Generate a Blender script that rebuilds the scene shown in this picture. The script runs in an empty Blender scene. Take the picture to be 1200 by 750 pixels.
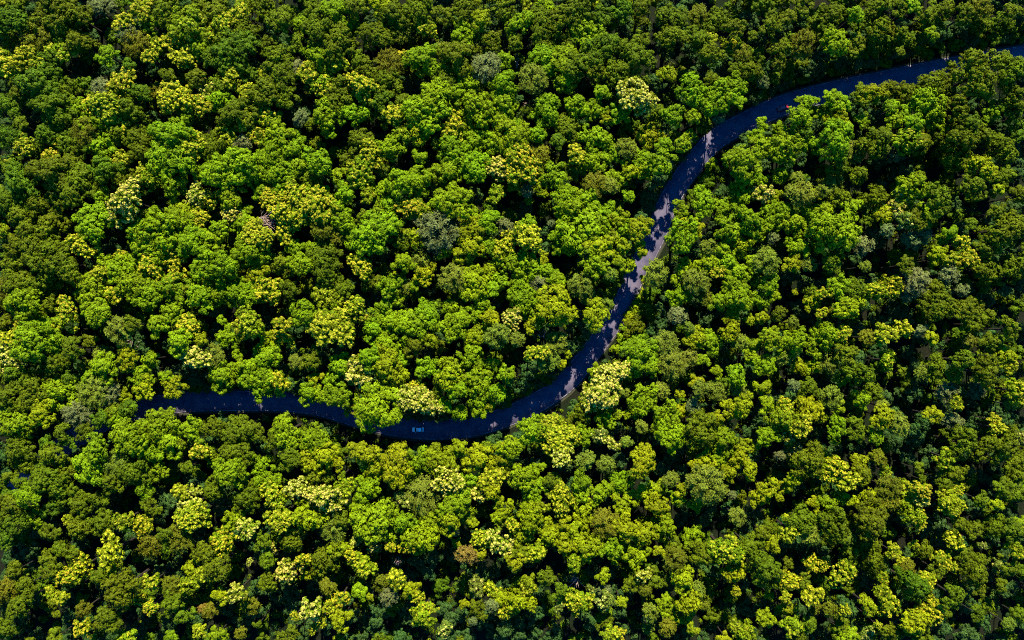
import bpy, bmesh, math, random
import numpy as np
from mathutils import Vector, Matrix

# ---------------------------------------------------------------- camera, sky, sun, exposure
S = 0.307                       # metres per photograph pixel on the ground
W_PX, H_PX = 1200.0, 750.0
HFOV = math.radians(66.0)
CAM_H = W_PX * S / 2 / math.tan(HFOV / 2)
scene = bpy.context.scene
COL = scene.collection

cam_d = bpy.data.cameras.new("camera")
cam = bpy.data.objects.new("camera", cam_d)
COL.objects.link(cam)
cam.location = (0, 0, CAM_H)
cam.rotation_euler = (0, 0, 0)
cam_d.sensor_width = 36
cam_d.angle = HFOV
cam_d.clip_end = 5000
scene.camera = cam

SUN_EL, SUN_AZ = math.radians(41.0), math.radians(4.0)      # azimuth from picture-up towards picture-right
SUN_DIR = Vector((math.cos(SUN_EL) * math.sin(SUN_AZ), math.cos(SUN_EL) * math.cos(SUN_AZ), math.sin(SUN_EL)))
world = bpy.data.worlds.new("World")
scene.world = world
world.use_nodes = True
wn = world.node_tree
wn.nodes.clear()
sky = wn.nodes.new("ShaderNodeTexSky")
sky.sky_type = 'NISHITA'
sky.sun_disc = False
sky.sun_elevation = SUN_EL
sky.sun_rotation = SUN_AZ
sky.altitude = 0
sky.air_density = 1.0
sky.dust_density = 0.0
sky.ozone_density = 10.0
bg = wn.nodes.new("ShaderNodeBackground")
bg.inputs["Strength"].default_value = 0.105
wo = wn.nodes.new("ShaderNodeOutputWorld")
deep = wn.nodes.new("ShaderNodeHueSaturation")          # a deep clear blue sky
deep.inputs["Saturation"].default_value = 1.5
wn.links.new(sky.outputs[0], deep.inputs["Color"])
wn.links.new(deep.outputs[0], bg.inputs["Color"])
wn.links.new(bg.outputs[0], wo.inputs["Surface"])

sun_d = bpy.data.lights.new("sun", 'SUN')
sun_d.energy = 5.0
sun_d.angle = math.radians(0.5)
sun_d.color = (1.0, 0.91, 0.66)
sun = bpy.data.objects.new("sun", sun_d)
COL.objects.link(sun)
sun.rotation_euler = SUN_DIR.to_track_quat('Z', 'Y').to_euler()

scene.view_settings.view_transform = 'Standard'
scene.view_settings.look = 'None'
scene.view_settings.exposure = 1.52
scene.view_settings.gamma = 1.0
scene.view_settings.use_curve_mapping = False
scene.cycles.use_denoising = False
scene.cycles.filter_width = 1.0
scene.cycles.max_bounces = 4
scene.cycles.diffuse_bounces = 2
scene.cycles.glossy_bounces = 2
scene.cycles.transparent_max_bounces = 4

RNG = np.random.default_rng(7)
random.seed(7)

# ---------------------------------------------------------------- helpers
def link_mesh(name, V, F, mat, parent=None, smooth=False, attrs=None):
    me = bpy.data.meshes.new(name)
    V = np.asarray(V, dtype=np.float32)
    if isinstance(F, np.ndarray):
        n, k = F.shape
        me.vertices.add(len(V)); me.vertices.foreach_set("co", V.ravel())
        me.loops.add(n * k); me.loops.foreach_set("vertex_index", F.astype(np.int32).ravel())
        me.polygons.add(n)
        me.polygons.foreach_set("loop_start", np.arange(0, n * k, k, dtype=np.int32))
        me.polygons.foreach_set("loop_total", np.full(n, k, dtype=np.int32))
        me.update(calc_edges=True)
    else:
        me.from_pydata([tuple(map(float, v)) for v in V], [], F)
    if smooth:
        me.polygons.foreach_set("use_smooth", np.ones(len(me.polygons), dtype=bool))
    for an, (typ, data) in (attrs or {}).items():
        a = me.attributes.new(an, typ, 'POINT')
        a.data.foreach_set("color" if typ == 'FLOAT_COLOR' else "value", np.asarray(data, dtype=np.float32).ravel())
    if mat: me.materials.append(mat)
    o = bpy.data.objects.new(name, me)
    COL.objects.link(o)
    if parent: o.parent = parent
    return o

def empty(name, loc=(0, 0, 0), rz=0.0):
    o = bpy.data.objects.new(name, None)
    COL.objects.link(o)
    o.empty_display_size = 0.5
    o.location = loc
    o.rotation_euler = (0, 0, rz)
    return o

def tag(o, label=None, cat=None, group=None, kind=None):
    if label: o["label"] = label
    if cat: o["category"] = cat
    if group: o["group"] = group
    if kind: o["kind"] = kind
    return o

def ground_xy(px, py):
    return (px - W_PX / 2) * S, -(py - H_PX / 2) * S

def at_height(px, py, z):
    k = (CAM_H - z) / CAM_H
    return (px - W_PX / 2) * S * k, -(py - H_PX / 2) * S * k

def tube(path, radii, sides=7):
    """A tapered tube along a list of points: vertices, quads."""
    V, F = [], []
    P = [Vector(p) for p in path]
    for i, p in enumerate(P):
        d = (P[min(i + 1, len(P) - 1)] - P[max(i - 1, 0)]).normalized()
        a = d.orthogonal().normalized(); b = d.cross(a)
        for j in range(sides):
            t = 2 * math.pi * j / sides
            V.append(p + (a * math.cos(t) + b * math.sin(t)) * radii[i])
    for i in range(len(P) - 1):
        for j in range(sides):
            k = (j + 1) % sides
            F.append((i * sides + j, i * sides + k, (i + 1) * sides + k, (i + 1) * sides + j))
    return V, F

class MB:
    def __init__(self): self.V, self.F = [], []
    def add(self, V, F):
        o = len(self.V)
        self.V += [tuple(v) for v in V]
        self.F += [tuple(i + o for i in f) for f in F]
        return self
    def tube(self, path, radii, sides=7): return self.add(*tube(path, radii, sides))
    def box(self, c, s):
        x, y, z = c; a, b, d = s[0] / 2, s[1] / 2, s[2] / 2
        V = [(x + i * a, y + j * b, z + k * d) for k in (-1, 1) for j in (-1, 1) for i in (-1, 1)]
        return self.add(V, [(0, 2, 3, 1), (4, 5, 7, 6), (0, 1, 5, 4), (2, 6, 7, 3), (0, 4, 6, 2), (1, 3, 7, 5)])
    def build(self, name, mat, parent=None, smooth=False):
        return link_mesh(name, np.array(self.V), self.F, mat, parent, smooth)

# ---------------------------------------------------------------- materials
def new_mat(name):
    m = bpy.data.materials.new(name); m.use_nodes = True
    nt = m.node_tree
    return m, nt, nt.nodes, nt.links, nt.nodes["Principled BSDF"]

def leaf_material(name, source, rough=0.65, spec=0.06, back=0.0):
    """Leaves: the tree's own colour (object colour or stored colour) times each leaf tuft's own tint."""
    m, nt, N, L, P = new_mat(name)
    if source == 'object':
        c = N.new("ShaderNodeObjectInfo"); col = c.outputs["Color"]
    else:
        c = N.new("ShaderNodeAttribute"); c.attribute_name = "leaf_color"; col = c.outputs["Color"]
    t = N.new("ShaderNodeAttribute"); t.attribute_name = "tint"
    mx = N.new("ShaderNodeMix"); mx.data_type = 'RGBA'; mx.blend_type = 'MULTIPLY'
    mx.inputs["Factor"].default_value = 1.0
    L.new(col, mx.inputs["A"]); L.new(t.outputs["Fac"], mx.inputs["B"])
    L.new(mx.outputs["Result"], P.inputs["Base Color"])
    P.inputs["Roughness"].default_value = rough
    P.inputs["Specular IOR Level"].default_value = spec
    return m

def noise_material(name, c1, c2, scale, rough=0.85, spec=0.2, detail=6, lo=0.35, hi=0.65, bump=0.0):
    m, nt, N, L, P = new_mat(name)
    tc = N.new("ShaderNodeTexCoord"); nz = N.new("ShaderNodeTexNoise")
    nz.inputs["Scale"].default_value = scale; nz.inputs["Detail"].default_value = detail
    L.new(tc.outputs["Object"], nz.inputs["Vector"])
    r = N.new("ShaderNodeValToRGB")
    r.color_ramp.elements[0].position = lo; r.color_ramp.elements[0].color = (*c1, 1)
    r.color_ramp.elements[1].position = hi; r.color_ramp.elements[1].color = (*c2, 1)
    L.new(nz.outputs["Fac"], r.inputs["Fac"]); L.new(r.outputs["Color"], P.inputs["Base Color"])
    P.inputs["Roughness"].default_value = rough
    P.inputs["Specular IOR Level"].default_value = spec
    if bump:
        b = N.new("ShaderNodeBump"); b.inputs["Strength"].default_value = bump
        L.new(nz.outputs["Fac"], b.inputs["Height"]); L.new(b.outputs["Normal"], P.inputs["Normal"])
    return m

def plain(name, col, rough=0.5, metal=0.0, spec=0.5, coat=0.0):
    m, nt, N, L, P = new_mat(name)
    nz = N.new("ShaderNodeTexNoise"); nz.inputs["Scale"].default_value = 9.0
    mp = N.new("ShaderNodeMapRange"); mp.inputs["To Min"].default_value = max(0, rough - .06); mp.inputs["To Max"].default_value = rough + .08
    L.new(nz.outputs["Fac"], mp.inputs["Value"]); L.new(mp.outputs["Result"], P.inputs["Roughness"])
    P.inputs["Base Color"].default_value = (*col, 1)
    P.inputs["Metallic"].default_value = metal
    P.inputs["Specular IOR Level"].default_value = spec
    P.inputs["Coat Weight"].default_value = coat
    return m

M_LEAF = leaf_material("leaves", 'object')
M_WOOD_LEAF = leaf_material("woodland_leaves", 'stored')
M_BLOSSOM = leaf_material("blossom", 'object', rough=0.7, spec=0.15)
M_BARK = noise_material("bark", (0.014, 0.011, 0.009), (0.036, 0.028, 0.024), 3.0, bump=0.4)
M_DEADWOOD = noise_material("dead_wood", (0.13, 0.09, 0.075), (0.30, 0.21, 0.18), 4.0, bump=0.3)

# ---------------------------------------------------------------- the setting
ROAD_PX = [(-70, 640), (-20, 607), (20, 572), (62, 532), (105, 503), (150, 482), (200, 473), (240, 470), (300, 470), (345, 471),
           (385, 478), (435, 494), (490, 503), (540, 502), (580, 493), (620, 477), (661, 451), (686, 421), (708, 392),
           (730, 358), (744, 322), (756, 300), (771, 270), (778, 248), (787, 230), (799, 210), (814, 190), (831, 170),
           (848, 157), (870, 145), (896, 132), (925, 121), (960, 111), (1000, 102), (1040, 94), (1088, 84), (1140, 75),
           (1200, 65), (1260, 54), (1330, 40)]
ROAD_W = 7.4
def catmull(P, n=10):
    P = [np.array(p, float) for p in P]; out = []
    for i in range(len(P) - 1):
        p0, p1, p2, p3 = P[max(i - 1, 0)], P[i], P[i + 1], P[min(i + 2, len(P) - 1)]
        for k in range(n):
            t = k / n
            out.append(0.5 * (2 * p1 + (p2 - p0) * t + (2 * p0 - 5 * p1 + 4 * p2 - p3) * t * t + (3 * p1 - p0 - 3 * p2 + p3) * t ** 3))
    out.append(P[-1]); return np.array(out)
ROAD = catmull([ground_xy(*p) for p in ROAD_PX])
for _ in range(12): ROAD[1:-1] = 0.25 * ROAD[:-2] + 0.5 * ROAD[1:-1] + 0.25 * ROAD[2:]
_t = np.gradient(ROAD, axis=0); _t /= np.linalg.norm(_t, axis=1)[:, None]
ROAD_N = np.stack([-_t[:, 1], _t[:, 0]], 1)
def road_dist(x, y):
    d = np.hypot(ROAD[:, 0] - x, ROAD[:, 1] - y); i = int(np.argmin(d))
    side = (x - ROAD[i, 0]) * ROAD_N[i, 0] + (y - ROAD[i, 1]) * ROAD_N[i, 1]
    return float(d[i]), side, i

def relief(x, y):
    return (np.sin(x * 0.031 + 1.3) * np.cos(y * 0.027 + .4) * 1.1 + np.sin(x * 0.11 + y * 0.09) * 0.35
            + np.sin(x * .37 - y * .29) * 0.10)
def ground_z(x, y):
    d = road_dist(x, y)[0]
    k = min(1.0, max(0.0, (d - 5.0) / 18.0)); k = k * k * (3 - 2 * k)
    return float(relief(x, y)) * k

# ground: one sheet, fine under the picture and coarse towards the horizon
gx = np.concatenate([np.linspace(-1800, -262, 16)[:-1], np.arange(-262, 263, 4.0), np.linspace(262, 1800, 16)[1:]])
gy = np.concatenate([np.linspace(-1800, -182, 16)[:-1], np.arange(-182, 183, 4.0), np.linspace(182, 1800, 16)[1:]])
X, Y = np.meshgrid(gx, gy)
dmin = np.full(X.shape, 1e9)
for p in ROAD[::4]: dmin = np.minimum(dmin, np.hypot(X - p[0], Y - p[1]))
kk = np.clip((dmin - 5.0) / 18.0, 0, 1); kk = kk * kk * (3 - 2 * kk)
Z = relief(X, Y) * kk
nx, ny = len(gx), len(gy)
idx = np.arange(nx * ny).reshape(ny, nx)
GF = np.stack([idx[:-1, :-1], idx[:-1, 1:], idx[1:, 1:], idx[1:, :-1]], -1).reshape(-1, 4)
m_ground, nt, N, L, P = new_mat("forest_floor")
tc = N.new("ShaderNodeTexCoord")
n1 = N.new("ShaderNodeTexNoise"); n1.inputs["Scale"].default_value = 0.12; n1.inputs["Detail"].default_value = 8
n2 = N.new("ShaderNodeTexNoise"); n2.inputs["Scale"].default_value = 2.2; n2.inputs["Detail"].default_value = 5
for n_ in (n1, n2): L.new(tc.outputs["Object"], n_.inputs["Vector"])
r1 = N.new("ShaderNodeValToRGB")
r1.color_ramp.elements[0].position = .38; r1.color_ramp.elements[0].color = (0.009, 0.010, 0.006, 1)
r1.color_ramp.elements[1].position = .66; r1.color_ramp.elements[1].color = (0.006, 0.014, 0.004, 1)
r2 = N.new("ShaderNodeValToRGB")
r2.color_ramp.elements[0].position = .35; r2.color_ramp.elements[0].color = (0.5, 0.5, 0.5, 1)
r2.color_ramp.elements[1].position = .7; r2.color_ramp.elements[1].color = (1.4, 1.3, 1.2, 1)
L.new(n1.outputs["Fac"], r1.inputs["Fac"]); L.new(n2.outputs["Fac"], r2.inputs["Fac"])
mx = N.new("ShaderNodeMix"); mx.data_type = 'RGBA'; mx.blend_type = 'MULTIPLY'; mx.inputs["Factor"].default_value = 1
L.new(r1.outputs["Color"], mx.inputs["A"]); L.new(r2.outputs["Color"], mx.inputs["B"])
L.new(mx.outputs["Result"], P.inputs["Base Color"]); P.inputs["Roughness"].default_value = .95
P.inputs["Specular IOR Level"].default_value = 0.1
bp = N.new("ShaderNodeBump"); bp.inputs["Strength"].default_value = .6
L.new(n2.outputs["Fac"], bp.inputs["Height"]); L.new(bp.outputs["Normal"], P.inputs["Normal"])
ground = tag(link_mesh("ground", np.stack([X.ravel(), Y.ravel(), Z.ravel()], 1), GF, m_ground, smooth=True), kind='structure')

def ribbon(name, off0, off1, z, mat, thick=0.0, jitter=0.0, i0=0, i1=None):
    r, n_ = ROAD[i0:i1], ROAD_N[i0:i1]
    rr = np.random.default_rng(3)
    j0 = np.convolve(rr.normal(0, 1, len(r)), np.ones(7) / 7, 'same') * jitter
    j1 = np.convolve(rr.normal(0, 1, len(r)), np.ones(7) / 7, 'same') * jitter
    a = r + n_ * (off0 + j0)[:, None]; b = r + n_ * (off1 + j1)[:, None]
    n = len(r); rows = []
    if thick: rows = [(a + n_ * (-.06), z - thick), (a, z), (r + n_ * (off0 + off1) / 2, z + 0.03), (b, z), (b + n_ * .06, z - thick)]
    else: rows = [(a, z), (b, z)]
    V = np.concatenate([np.column_stack([p, np.full(n, zz)]) for p, zz in rows]); F = []
    for k in range(len(rows) - 1):
        i = np.arange(n - 1)
        F.append(np.stack([k * n + i, k * n + i + 1, (k + 1) * n + i + 1, (k + 1) * n + i], 1)[:, ::-1])
    return tag(link_mesh(name, V, np.concatenate(F), mat, smooth=False), kind='structure')

# asphalt: dark grey, paler worn wheel tracks, patched and stained
m_road, nt, N, L, P = new_mat("asphalt")
tc = N.new("ShaderNodeTexCoord")
a1 = N.new("ShaderNodeTexNoise"); a1.inputs["Scale"].default_value = 0.35; a1.inputs["Detail"].default_value = 7
a2 = N.new("ShaderNodeTexNoise"); a2.inputs["Scale"].default_value = 14.0; a2.inputs["Detail"].default_value = 3
for n_ in (a1, a2): L.new(tc.outputs["Object"], n_.inputs["Vector"])
ra = N.new("ShaderNodeValToRGB")
ra.color_ramp.elements[0].position = .36; ra.color_ramp.elements[0].color = (0.060, 0.056, 0.108, 1)
ra.color_ramp.elements[1].position = .68; ra.color_ramp.elements[1].color = (0.118, 0.098, 0.150, 1)
rb = N.new("ShaderNodeValToRGB")
rb.color_ramp.elements[0].color = (.75, .75, .75, 1); rb.color_ramp.elements[1].color = (1.25, 1.25, 1.25, 1)
L.new(a1.outputs["Fac"], ra.inputs["Fac"]); L.new(a2.outputs["Fac"], rb.inputs["Fac"])
mx = N.new("ShaderNodeMix"); mx.data_type = 'RGBA'; mx.blend_type = 'MULTIPLY'; mx.inputs["Factor"].default_value = 1
L.new(ra.outputs["Color"], mx.inputs["A"]); L.new(rb.outputs["Color"], mx.inputs["B"])
L.new(mx.outputs["Result"], P.inputs["Base Color"]); P.inputs["Roughness"].default_value = .8
P.inputs["Specular IOR Level"].default_value = .3
M_VERGE = noise_material("verge_gravel", (0.018, 0.026, 0.008), (0.055, 0.047, 0.035), 2.5, rough=.95)
m_line, nt, N, L, P = new_mat("worn_paint")
tc = N.new("ShaderNodeTexCoord"); nz = N.new("ShaderNodeTexNoise"); nz.inputs["Scale"].default_value = 0.9; nz.inputs["Detail"].default_value = 6
L.new(tc.outputs["Object"], nz.inputs["Vector"])
rp = N.new("ShaderNodeValToRGB")
rp.color_ramp.elements[0].position = .42; rp.color_ramp.elements[0].color = (0.055, 0.05, 0.07, 1)
rp.color_ramp.elements[1].position = .66; rp.color_ramp.elements[1].color = (0.40, 0.38, 0.40, 1)
L.new(nz.outputs["Fac"], rp.inputs["Fac"]); L.new(rp.outputs["Color"], P.inputs["Base Color"]); P.inputs["Roughness"].default_value = .7
hw = ROAD_W / 2
ribbon("verge", -hw - .7, -hw + .1, 0.02, M_VERGE, jitter=.5)
ribbon("verge", hw - .1, hw + .7, 0.024, M_VERGE, jitter=.5)
ribbon("road", -hw, hw, 0.10, m_road, thick=0.16, jitter=.06)
ribbon("road_marking", -hw + .22, -hw + .34, 0.119, m_line)
ribbon("road_marking", hw - .34, hw - .22, 0.119, m_line)

# ---------------------------------------------------------------- crowns in mesh code
def rhombs(C, Nrm, size, rng, aspect=1.0):
    """Leaf-spray quads at points C facing Nrm."""
    n = len(C)
    Nrm = Nrm / np.linalg.norm(Nrm, axis=1)[:, None]
    r = rng.normal(size=(n, 3)); a = np.cross(Nrm, r); a /= np.linalg.norm(a, axis=1)[:, None]
    b = np.cross(Nrm, a)
    s = (size * rng.uniform(.7, 1.3, n))[:, None]
    bend = Nrm * s * 0.25
    V = np.stack([C + a * s, C + b * s * aspect * .62 - bend * .6, C - a * s, C - b * s * aspect * .62 - bend * .6], 1)
    return V.reshape(-1, 3)

def sphere_pts(n, rng):
    v = rng.normal(size=(n, 3)); return v / np.linalg.norm(v, axis=1)[:, None]

def lobed_crown(R, rng, dens=1.0, leaf=.27, flat=.78):
    """A crown of lobes, each carrying leaf tufts, with crevices between. Origin at the crown's centre.
    Returns leaf vertices, tint per vertex, tuft centres, tuft normals, lobe id."""
    nl = max(4, int(round(3.2 + R * 1.35)))
    lobes = [(np.array([0, 0, R * .30]) + rng.normal(0, .10 * R, 3), R * rng.uniform(.36, .46))]
    a0 = rng.uniform(0, 6.28)
    for i in range(nl - 1):
        a = a0 + 2 * math.pi * i / (nl - 1) * (1 if nl < 8 else 1.0) + rng.normal(0, .22)
        q = R * rng.uniform(.46, .84)
        lobes.append((np.array([q * math.cos(a), q * math.sin(a), R * (rng.uniform(-.3, .22))]), R * rng.uniform(.25, .40)))
    for i in range(max(2, nl // 2)):
        a = rng.uniform(0, 6.28); q = R * rng.uniform(.2, .5)
        lobes.append((np.array([q * math.cos(a), q * math.sin(a), R * rng.uniform(.05, .34)]), R * rng.uniform(.24, .36)))
    # a few lobes reach out of the round, a few are missing, and the whole is a little stretched
    for i in range(int(rng.integers(2, 5))):
        a = rng.uniform(0, 6.28); q = R * rng.uniform(.78, 1.0)
        lobes.append((np.array([q * math.cos(a), q * math.sin(a), R * rng.uniform(-.3, .1)]), R * rng.uniform(.17, .26)))
    for i in range(int(rng.integers(0, 3))): lobes.pop(int(rng.integers(1, len(lobes))))
    sx = rng.uniform(.84, 1.18)
    lobes = [(c * np.array([sx, 1 / sx, 1.0]) + rng.normal(0, .05 * R, 3), r) for c, r in lobes]
    C, Nn, T, B = [], [], [], []
    tc_, tn_, tl_ = [], [], []
    for li, (c, r) in enumerate(lobes):
        area = 4 * math.pi * r * r * .75
        n = max(8, int(area / 1.05 * dens))
        p = sphere_pts(int(n * 1.35), rng); p = p[p[:, 2] > -.45][:n]
        q = c + p * r * np.array([1, 1, flat]) * rng.uniform(.74, 1.2, (len(p), 1))
        ok = np.ones(len(q), bool)
        for lj, (c2, r2) in enumerate(lobes):
            if lj != li: ok &= np.linalg.norm((q - c2) / np.array([1, 1, flat]), axis=1) > r2 * .86
        lt = rng.uniform(.86, 1.14)
        for qq, pp in zip(q[ok], p[ok]):
            tr = rng.uniform(.42, .80)
            k = int(rng.integers(18, 28))
            d = sphere_pts(k * 2, rng); d = d[(d @ (pp * .6 + np.array([0, 0, .8]))) > -.15][:k]
            C.append(qq + d * tr * rng.uniform(.75, 1.1, (len(d), 1)))
            Nn.append(d * 1.1 + pp * .35 + np.array([0, 0, .25]) + rng.normal(0, .22, d.shape))
            T.append(np.full(len(d), lt * rng.uniform(.72, 1.28)) * rng.uniform(.88, 1.12, len(d)))
            tc_.append(qq); tn_.append(pp); tl_.append(li)
        # inner leaves of the lobe, tinted darker as shade between the tufts
        k = int(24 * r * r)
        d = sphere_pts(k, rng) * rng.uniform(.2, .8, (k, 1)) * r
        C.append(c + d); Nn.append(d + np.array([0, 0, .5]) + rng.normal(0, .3, d.shape)); T.append(np.full(k, .85))
    C, Nn, T = np.concatenate(C), np.concatenate(Nn), np.concatenate(T)
    V = rhombs(C, Nn, leaf, rng)
    return V, np.repeat(T, 4), np.array(tc_), np.array(tn_), np.array(tl_), lobes

def feathery_crown(R, rng, leaf=.30):
    """A looser crown of sprays that fan out from the limbs."""
    C, Nn, T = [], [], []
    ns = int(16 + R * 15)
    ends = []
    for i in range(ns):
        d = sphere_pts(1, rng)[0]; d[2] = abs(d[2]) * .85 - .12
        Lr = R * rng.uniform(.72, 1.08); d /= np.linalg.norm(d)
        start = np.array([0, 0, -R * .25]) + d * Lr * .35
        end = np.array([0, 0, -R * .25]) + d * Lr * np.array([1, 1, .85]) + np.array([0, 0, R * .12])
        ends.append(end)
        k = int(26 + R * 8)
        t = rng.uniform(.1, 1.05, k) ** .7
        w = (.42 - .22 * t) * min(1.5, .5 + R * .16)
        sp = rng.normal(0, 1, (k, 3)) * w[:, None]; sp[:, 2] *= .55
        C.append(start + (end - start) * t[:, None] + sp)
        Nn.append(np.tile(d * .7 + np.array([0, 0, .8]), (k, 1)) + rng.normal(0, .45, (k, 3)))
        T.append(np.full(k, rng.uniform(.72, 1.28)) * rng.uniform(.85, 1.15, k))
    C, Nn, T = np.concatenate(C), np.concatenate(Nn), np.concatenate(T)
    return rhombs(C, Nn, leaf, rng, aspect=.6), np.repeat(T, 4), np.array(ends)

def blossom_mesh(tc_, tn_, tl_, rng, share):
    """Upright tufts of blossom on the outer, upward tufts; a share of the lobes carries them."""
    ids = np.unique(tl_); keep = rng.random(ids.max() + 1) < share
    C, Nn, T = [], [], []
    for c, n, l in zip(tc_, tn_, tl_):
        if n[2] < -.1 or (not keep[l] and rng.random() > share * .35) or rng.random() > .80: continue
        k = int(rng.integers(9, 14))
        d = sphere_pts(k * 3, rng); d = d[(d @ (n * .5 + np.array([0, 0, .85]))) > .05][:k]
        ctr = c + n * .32 + np.array([0, 0, .18])
        C.append(ctr + d * rng.uniform(.34, .50) * rng.uniform(.8, 1.1, (len(d), 1)))
        Nn.append(d + np.array([0, 0, .35]) + rng.normal(0, .25, d.shape))
        T.append(np.full(len(d), rng.uniform(.78, 1.15)) * rng.uniform(.9, 1.1, len(d)))
    C, Nn, T = np.concatenate(C), np.concatenate(Nn), np.concatenate(T)
    return rhombs(C, Nn, .27, rng), np.repeat(T, 4)

def quads(n): return np.arange(n, dtype=np.int32).reshape(-1, 4)

def trunk_mesh(R, hc, lean, rng, targets=None):
    """Tapered trunk with limbs up into the crown; hc = height of the crown's centre, lean = its offset."""
    mb = MB(); r0 = .09 * R + .08
    top = Vector((lean[0], lean[1], hc - R * .1))
    fork = Vector((lean[0] * .45, lean[1] * .45, max(hc - R * 1.0, hc * .45)))
    mb.tube([(0, 0, -.8), (0, 0, .25), fork * .5 + Vector((.12, .1, 0)), fork, top],
            [r0 * 1.5, r0 * 1.1, r0 * .9, r0 * .75, r0 * .2], 7)
    for k in range(6):
        a = k * 1.05 + rng.uniform(0, .5); q = R * rng.uniform(.4, .65)
        e = Vector((lean[0] + q * math.cos(a), lean[1] + q * math.sin(a), hc + R * rng.uniform(-.1, .2)))
        s = fork.lerp(top, rng.uniform(0, .5))
        m_ = s.lerp(e, .5) + Vector((0, 0, R * .06))
        mb.tube([s, m_, e], [r0 * .45, r0 * .28, r0 * .08], 5)
    return np.array(mb.V), mb.F

# one mesh per prototype, shared by all its copies
def mesh_only(name, V, F, mat, attrs=None):
    o = link_mesh(name, V, F, mat, attrs=attrs); me = o.data
    bpy.data.objects.remove(o); return me
PROTO = {'leafy': [], 'feathery': []}
H0 = 12.0
for R in (3.0, 4.2, 5.4):
    for v in range(5):
        V, T, tc_, tn_, tl_, lobes = lobed_crown(R, RNG)
        me = mesh_only("crown", V, quads(len(V)), M_LEAF, {"tint": ('FLOAT', T)})
        tv, tf = trunk_mesh(R, H0, (0, 0), RNG)
        tr = mesh_only("trunk", tv, tf, M_BARK)
        bl = []
        for share in (.45, 1.0):
            Vb, Tb = blossom_mesh(tc_, tn_, tl_, RNG, share)
            bl.append(mesh_only("blossom", Vb, quads(len(Vb)), M_BLOSSOM, {"tint": ('FLOAT', Tb)}))
        PROTO['leafy'].append((R, me, tr, bl))
    for v in range(3):
        V, T, ends = feathery_crown(R, RNG)
        me = mesh_only("crown", V, quads(len(V)), M_LEAF, {"tint": ('FLOAT', T)})
        tv, tf = trunk_mesh(R, H0, (0, 0), RNG)
        PROTO['feathery'].append((R, me, mesh_only("trunk", tv, tf, M_BARK), None))

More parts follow.
